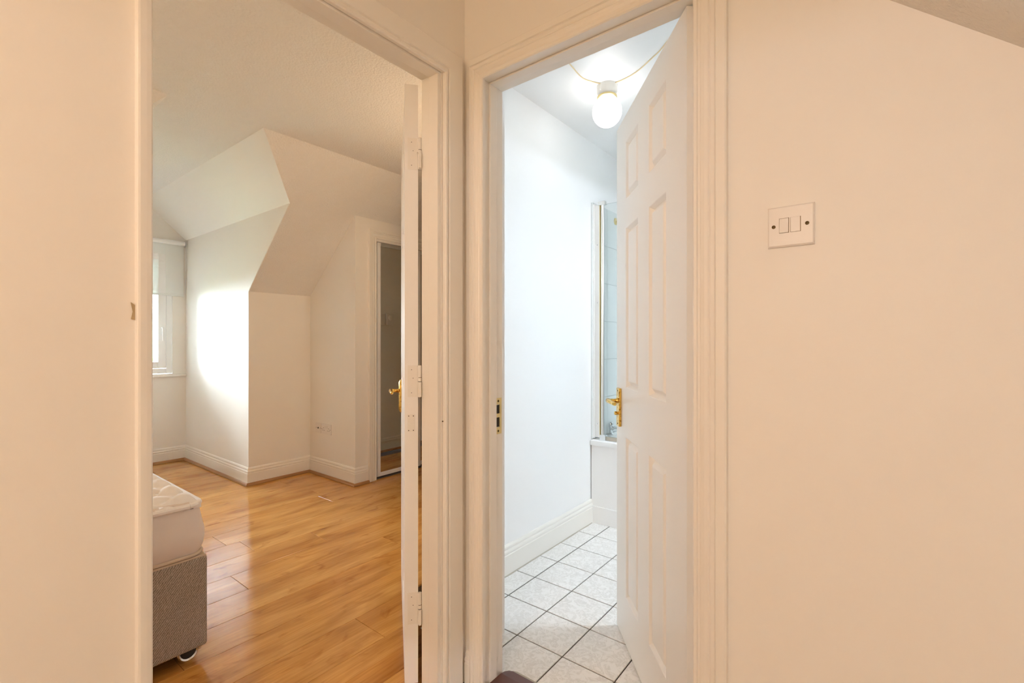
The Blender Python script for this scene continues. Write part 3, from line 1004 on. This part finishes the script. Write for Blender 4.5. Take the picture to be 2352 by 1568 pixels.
# ------------------------------------------------------------------ bed
bb = thing('divan_base', (-1.8, -1.17, 0), 'grey brown twill divan bed base on castors behind the doorway', 'bed')
bx0, bx1, bya, byb = -2.72, -0.818, -1.85, -0.482
MB().box((bx0, bya, 0.047), (bx1, byb, 0.368)).build('base', 'twill', bb, bevel=0.012, seg=4, smooth=True)
MB().box((bx0 + .02, bya + .02, 0.044), (bx1 - .012, byb - .012, 0.05)).build('underside', 'black', bb)
MB().box((bx0 + .006, bya + .006, 0.366), (bx1 - .004, byb - .004, 0.3745)).build('top_piping', 'piping', bb, bevel=0.003)
for cx, cy in ((bx1 - .050, byb - .052), (bx1 - .050, bya + .06), (bx0 + .06, byb - .06), (bx0 + .06, bya + .06)):
    c = MB().lathe((cx - .018, cy, 0.034), (1, 0, 0), [(0.0, 0), (0.026, 0), (0.032, 0.004), (0.032, 0.030), (0.026, 0.036), (0.0, 0.036)], 24).build('castor', 'black', bb, smooth=True)
    MB().lathe((cx + .018, cy, 0.034), (1, 0, 0), [(0.0325, -0.006), (0.034, 0.003), (0.029, 0.007), (0.0245, 0.003), (0.025, -0.002)], 28).build('rim', 'castor', c, smooth=True)
    MB().tube([(cx + .022, cy - .034, 0.036), (cx + .026, cy - .024, 0.056), (cx + .024, cy, 0.066), (cx + .026, cy + .024, 0.056), (cx + .022, cy + .036, 0.030)], 0.0055, 8).build('hood', 'castor', c, smooth=True)
    MB().cyl((cx, cy, 0.046), (cx, cy, 0.07), 0.012, 12).build('stem', 'castor', c)

mt = thing('mattress', (-1.8, -1.17, 0.375), 'grey mattress with white quilted cotton top lying on the divan', 'mattress')
# side body: rounded slab whose faces bulge
mb = MB()
mx0, mx1, my0, my1 = -2.70, -0.824, -1.84, -0.492
rings = []
NZ = 10


def outline(off, n=6, rr=0.05, jit=0.0):
    pts = []
    for cx, cy, a0 in ((mx1 - rr, my1 - rr, 0), (mx0 + rr, my1 - rr, 90), (mx0 + rr, my0 + rr, 180), (mx1 - rr, my0 + rr, 270)):
        for k in range(n + 1):
            a = D2R(a0 + 90 * k / n)
            pts.append((cx + (rr + off) * math.cos(a), cy + (rr + off) * math.sin(a)))
    return pts


for k in range(NZ + 1):
    u = k / NZ
    z = 0.376 + 0.192 * u
    off = 0.014 * math.sin(math.pi * min(1, u * 1.15)) - 0.022 * max(0, (u - 0.80) / 0.2) ** 2 - 0.006 * (1 - u) ** 6 + 0.004 * math.sin(7 * u)
    rings.append([(x, y, z + 0.006 * noise.noise(Vector((x * 6, y * 6, u * 3))) * u) for x, y in outline(off)])
mb.loft(rings)
body = mb.build('cover', 'mattress', mt, smooth=True)
# quilted top with puffs and pulled creases, draped a little over the edge
NX, NY = 150, 110
vs, fs = [], []
for i in range(NX + 1):
    for j in range(NY + 1):
        x = mx0 + 0.004 + (mx1 - mx0 - 0.008) * i / NX
        y = my0 + 0.004 + (my1 - my0 - 0.012) * j / NY
        wx = x + 0.02 * noise.noise(Vector((x * 5, y * 5, 0.3)))
        wy = y + 0.02 * noise.noise(Vector((x * 5, y * 5, 5.3)))
        pz = abs(math.sin((wx + wy) * math.pi / 0.135)) * abs(math.sin((wx - wy) * math.pi / 0.135))
        crease = abs(noise.noise(Vector((x * 7 + y * 3, y * 17 - x * 5, 1.7))))
        e = min(x - mx0, mx1 - x, y - my0, my1 - y)
        drop = 0.020 * max(0, 1 - e / 0.035) ** 2
        ridge = 0.010 * math.exp(-((e - 0.05) / 0.018) ** 2)
        z = 0.562 + 0.026 * pz ** 0.5 - 0.016 * (1 - min(1, crease / 0.10)) + 0.010 * noise.noise(Vector((x * 3, y * 3, 9))) - drop + ridge
        vs.append((x, y, z))
for i in range(NX):
    for j in range(NY):
        a = i * (NY + 1) + j
        fs.append((a, a + NY + 1, a + NY + 2, a + 1))
q_ = MB()
q_.add(vs, fs)
# hem going down into the cover so that the top is a closed cap
edge = [i * (NY + 1) for i in range(NX + 1)] + [NX * (NY + 1) + j for j in range(1, NY + 1)] + [i * (NY + 1) + NY for i in range(NX - 1, -1, -1)] + [j for j in range(NY - 1, 0, -1)]
n0 = len(q_.v)
for e_ in edge:
    x, y, z = q_.v[e_]
    q_.v.append((x, y, 0.545))
for k in range(len(edge)):
    k2 = (k + 1) % len(edge)
    q_.f.append((edge[k], edge[k2], n0 + k2, n0 + k))
q_.build('quilted_top', 'sheet', mt, smooth=True)
# rolled hem running around the top edge
hem = []
for x, y in outline(-0.004, 8, 0.045):
    hem.append((x, y, 0.556 + 0.004 * noise.noise(Vector((x * 9, y * 9, 2)))))
hem.append(hem[0])
MB().tube(hem, 0.010, 8).build('hem', 'sheet', mt, smooth=True)
lowp = [(x, y, 0.383) for x, y in outline(0.004, 8)]
lowp.append(lowp[0])
MB().tube(lowp, 0.006, 8).build('lower_piping', 'piping', mt, smooth=True)

# ------------------------------------------------------------------ bathroom things
LX, LY = 0.030, 0.985
lamp = thing('ceiling_light', (LX, LY, BZ), 'lit white globe lamp on the bathroom ceiling', 'lamp')
MB().lathe((LX, LY, BZ), (0, 0, -1), [(0.050, 0), (0.050, 0.030), (0.047, 0.038), (0.044, 0.052), (0.040, 0.060)], 32).build('base', 'whitebase', lamp, smooth=True)
MB().lathe((LX, LY, BZ - 0.050), (0, 0, -1), [(0.046, 0), (0.049, 0.003), (0.049, 0.010), (0.045, 0.014)], 32).build('collar', 'brass2', lamp, smooth=True)
R_ = 0.072
prof = [(max(0.0, R_ * math.sin(a)), R_ * (1 - math.cos(a)) * 1.04) for a in [D2R(25 + 155 * k / 20) for k in range(21)]]
MB().lathe((LX, LY, BZ - 0.052), (0, 0, -1), prof, 40).build('globe', 'globe', lamp, smooth=True)

cp = [(-0.016, 0.703), (-0.028, 0.83), (-0.007, 0.899), (0.034, 0.956), (0.093, 0.977), (0.192, 0.955), (0.302, 0.889), (0.356, 0.851)]
cp = [(-0.02, 0.40), (-0.012, 0.58)] + cp + [(0.42, 0.79)]
pts = []
for i in range(len(cp) - 1):
    p0, p1, p2, p3 = [Vector(cp[max(0, min(len(cp) - 1, k))]) for k in (i - 1, i, i + 1, i + 2)]
    for s_ in range(5):
        t = s_ / 5
        pts.append(0.5 * ((2 * p1) + (p2 - p0) * t + (2 * p0 - 5 * p1 + 4 * p2 - p3) * t * t + (3 * p1 - p0 - 3 * p2 + p3) * t ** 3))
tag(MB().tube([(p.x, p.y, BZ - 0.0025) for p in pts], 0.0026, 8).build('cable', 'cable', smooth=True), 'thin yellowed cable looping across the bathroom ceiling past the globe lamp', 'cable')

tub = thing('bathtub', (0.5, 1.87, 0), 'white bathtub with a plain panelled side at the end of the bathroom', 'bathtub')
ty0, ty1, tx0, tx1 = 1.505, 2.225, BX + 0.004, 1.45
o_ = lambda x0, x1, y0, y1, z: [(x0, y0, z), (x1, y0, z), (x1, y1, z), (x0, y1, z)]
mb = MB()
mb.loft([o_(tx0, tx1, ty0, ty1, 0.488), o_(tx0, tx1, ty0, ty1, 0.516), o_(tx0 + .004, tx1 - .004, ty0 + .006, ty1, 0.521), o_(tx0 + .055, tx1 - .055, ty0 + .055, ty1 - .05, 0.521), o_(tx0 + .065, tx1 - .065, ty0 + .064, ty1 - .06, 0.51), o_(tx0 + .16, tx1 - .12, ty0 + .13, ty1 - .12, 0.16), o_(tx0 + .2, tx1 - .16, ty0 + .16, ty1 - .15, 0.14)], caps=False)
mb.add(o_(tx0 + .2, tx1 - .16, ty0 + .16, ty1 - .15, 0.14), [(0, 1, 2, 3)])
mb.build('tub', 'upvc', tub, smooth=True)
MB().box((tx0 + .001, ty0 + 0.012, 0.104), (tx1, ty0 + 0.024, 0.490)).build('side_panel', 'bathwall', tub, bevel=0.002)
MB().box((tx0 + .001, ty0 + 0.006, 0.0), (tx1, ty0 + 0.022, 0.106)).build('plinth', 'bathwall', tub, bevel=0.003)

scr = thing('shower_screen', (0.1, 1.54, 0.521), 'frameless glass bath screen on a chrome pivot rail above the bathtub', 'shower screen')
gy = 1.54
MB().box((BX + .008, gy - .010, 0.53), (BX + .020, gy + .012, 2.01)).build('wall_profile', 'upvc', scr)
inf = MB().box((BX + .018, gy - .002, 0.535), (-0.292, gy + .003, 2.0)).build('filler_strip', 'upvc', scr)
for z in (0.62, 1.385, 1.75):
    MB().lathe((-0.318, gy - .002, z), (0, -1, 0), [(0.005, 0), (0.005, 0.002), (0.003, 0.004)], 12).build('cover_cap', 'chrome', inf, smooth=True)
MB().cyl((-0.280, gy, 0.53), (-0.280, gy, 2.0), 0.0105, 18).build('pivot_rail', 'alu', scr, smooth=True)
MB().box((-0.2955, gy - .010, 0.53), (-0.2915, gy + .009, 2.0)).build('rail_edge', 'brass2', scr)
MB().box((-0.306, gy - .014, 1.995), (-0.258, gy + .014, 2.018)).build('top_cap', 'alu', scr, bevel=0.002)
MB().box((-0.292, gy - .016, 0.521), (-0.252, gy + .014, 0.556)).build('bottom_cap', 'chrome', scr, bevel=0.002)
MB().box((-0.272, gy - .003, 0.545), (0.55, gy + .003, 1.998)).build('glass_panel', 'showerglass', scr)
MB().box((-0.255, gy - .006, 0.524), (0.55, gy + .006, 0.546)).build('bottom_seal', 'caulk', scr)

# wall tiles around the bath
wt = structure(MB().box((BX, 1.522, 0.521), (BX + .004, 2.23, 2.02)), 'wall_tiled_left', 'palegrout', 'white tiled part of the left bathroom wall over the bath', 'wall')
p = MB()
hw, hh = 0.0988, 0.1238
p.loft([[(0, -hw, -hh), (0, hw, -hh), (0, hw, hh), (0, -hw, hh)], [(0.004, -hw, -hh), (0.004, hw, -hh), (0.004, hw, hh), (0.004, -hw, hh)], [(0.005, -hw + .001, -hh + .001), (0.005, hw - .001, -hh + .001), (0.005, hw - .001, hh - .001), (0.005, -hw + .001, hh - .001)]])
wme = bpy.data.meshes.new('wall_tile')
wme.from_pydata(p.v, [], p.f)
wme.materials.append(M['walltile'])
for i in range(3):
    for k in range(6):
        o = bpy.data.objects.new('wall_tile', wme)
        COL.objects.link(o)
        o.parent = wt
        o.location = Vector((BX + .0035, 1.626 + i * 0.2, 0.648 + k * 0.25)) - BASE[wt.name]
wt2 = structure(MB().box((BX + .009, 2.226, 0.521), (1.45, 2.23, 2.02)), 'wall_tiled_back', 'palegrout', 'white tiled wall along the back of the bath', 'wall')
for i in range(8):
    for k in range(6):
        o = bpy.data.objects.new('wall_tile', wme)
        COL.objects.link(o)
        o.parent = wt2
        o.rotation_euler = (0, 0, D2R(-90))
        o.location = Vector((BX + .11 + i * 0.2, 2.2265, 0.648 + k * 0.25)) - BASE[wt2.name]

tap = thing('bath_tap', (-0.30, 1.72, 0.521), 'chrome bath tap on the near end of the bathtub rim', 'tap')
MB().lathe((-0.318, 1.735, 0.520), (0, 0, 1), [(0.020, 0), (0.020, 0.006), (0.012, 0.012), (0.012, 0.045), (0.016, 0.05), (0.018, 0.075), (0.012, 0.085)], 18).build('body', 'chrome', tap, smooth=True)
MB().tube([(-0.318, 1.735, 0.555), (-0.29, 1.735, 0.57), (-0.255, 1.735, 0.566), (-0.238, 1.735, 0.548)], [.011, .010, .009, .008], 12).build('spout', 'chrome', tap, smooth=True)
hk = thing('robe_hook', (BX + .009, 1.87, 1.99), 'small brass hook high on the tiled wall behind the shower screen', 'hook')
MB().lathe((BX + .009, 1.852, 1.965), (1, 0, 0), [(0.024, 0), (0.024, 0.004), (0.012, 0.008)], 20).build('backplate', 'brass2', hk, smooth=True)
MB().tube([(BX + .015, 1.852, 1.965), (BX + .035, 1.852, 1.958), (BX + .045, 1.852, 1.945), (BX + .045, 1.852, 1.955)], [.006, .006, .006, .008], 10).build('peg', 'brass2', hk, smooth=True)

# ------------------------------------------------------------------ hall bulb behind the viewer, and two unseen bedroom bulbs added as warm fill
def pendant(x, y, zc, watts, col, label, drop=0.42):
    t = thing('unseen_lamp', (x, y, zc), label, 'lamp')
    MB().lathe((x, y, zc), (0, 0, -1), [(0.045, 0), (0.04, 0.02), (0.008, 0.024), (0.006, drop - 0.30), (0.016, drop - 0.295), (0.016, drop - 0.26)], 20).build('fitting', 'whitebase', t, smooth=True)
    MB().lathe((x, y, zc - drop + 0.262), (0, 0, -1), [(0.014, 0), (0.02, 0.02), (0.032, 0.05), (0.032, 0.07), (0.02, 0.09), (0.0, 0.095)], 20).build('bulb', 'bulb', t, smooth=True)
    ld = bpy.data.lights.new('lamp_glow', 'POINT')
    ld.energy = watts
    ld.color = col
    ld.shadow_soft_size = 0.14
    o = bpy.data.objects.new('lamp_glow', ld)
    COL.objects.link(o)
    o.location = (x, y, zc - drop)


pendant(0.92, -2.28, hs(0.92) + 0.04, HALL_LAMP_W, (1.0, 0.64, 0.38), 'warm bulb hanging from the hall ceiling behind the viewer', 0.31)
pendant(-0.62, 0.98, BC, BEDROOM_FILL_W, (1.0, 0.70, 0.45), 'unseen warm fill bulb added in the bedroom behind the open door', 0.62)  # added out of view to warm and brighten the far bedroom
pendant(-0.80, -1.75, BC, 10.0, (1.0, 0.70, 0.45), 'unseen warm fill bulb added in the bedroom over the bed')  # second added bulb, lifts the bedroom floor near the doorway

# ------------------------------------------------------------------ outside the dormer
structure(MB().box((-60, -60, -3.1), (40, 60, -3.0)), 'ground', 'grass', 'green ground far below the dormer window', 'ground')


def tree(x, y, h, r, label):
    t = thing('tree', (x, y, -3.0), label, 'tree', 'trees outside the window')
    MB().cyl((x, y, -3.0), (x, y, -3.0 + h * 0.5), 0.16, 10, 0.09).build('trunk', 'bark', t)
    mb = MB()
    for k in range(9):
        a = random.uniform(0, 6.28)
        c = Vector((x + r * .55 * math.cos(a), y + r * .55 * math.sin(a), -3.0 + h * (0.5 + 0.07 * k / 1.3)))
        rr = r * random.uniform(0.42, 0.62)
        n1, n2 = 14, 9
        rings = []
        for i in range(1, n2):
            ph = math.pi * i / n2
            rings.append([c + Vector((math.sin(ph) * math.cos(2 * math.pi * q / n1), math.sin(ph) * math.sin(2 * math.pi * q / n1), math.cos(ph))) * rr * (1 + .35 * noise.noise(Vector((q * 1.7, i * 1.3, k * 3.1)))) for q in range(n1)])
        mb.loft(rings)
    mb.build('crown', 'leaf', t, smooth=True)


tree(-22.0, 4.3, 4.6, 1.5, 'pale green tree outside the window, nearer one')
tree(-38.0, 8.6, 5.2, 2.2, 'distant green tree outside the window, behind the nearer one')
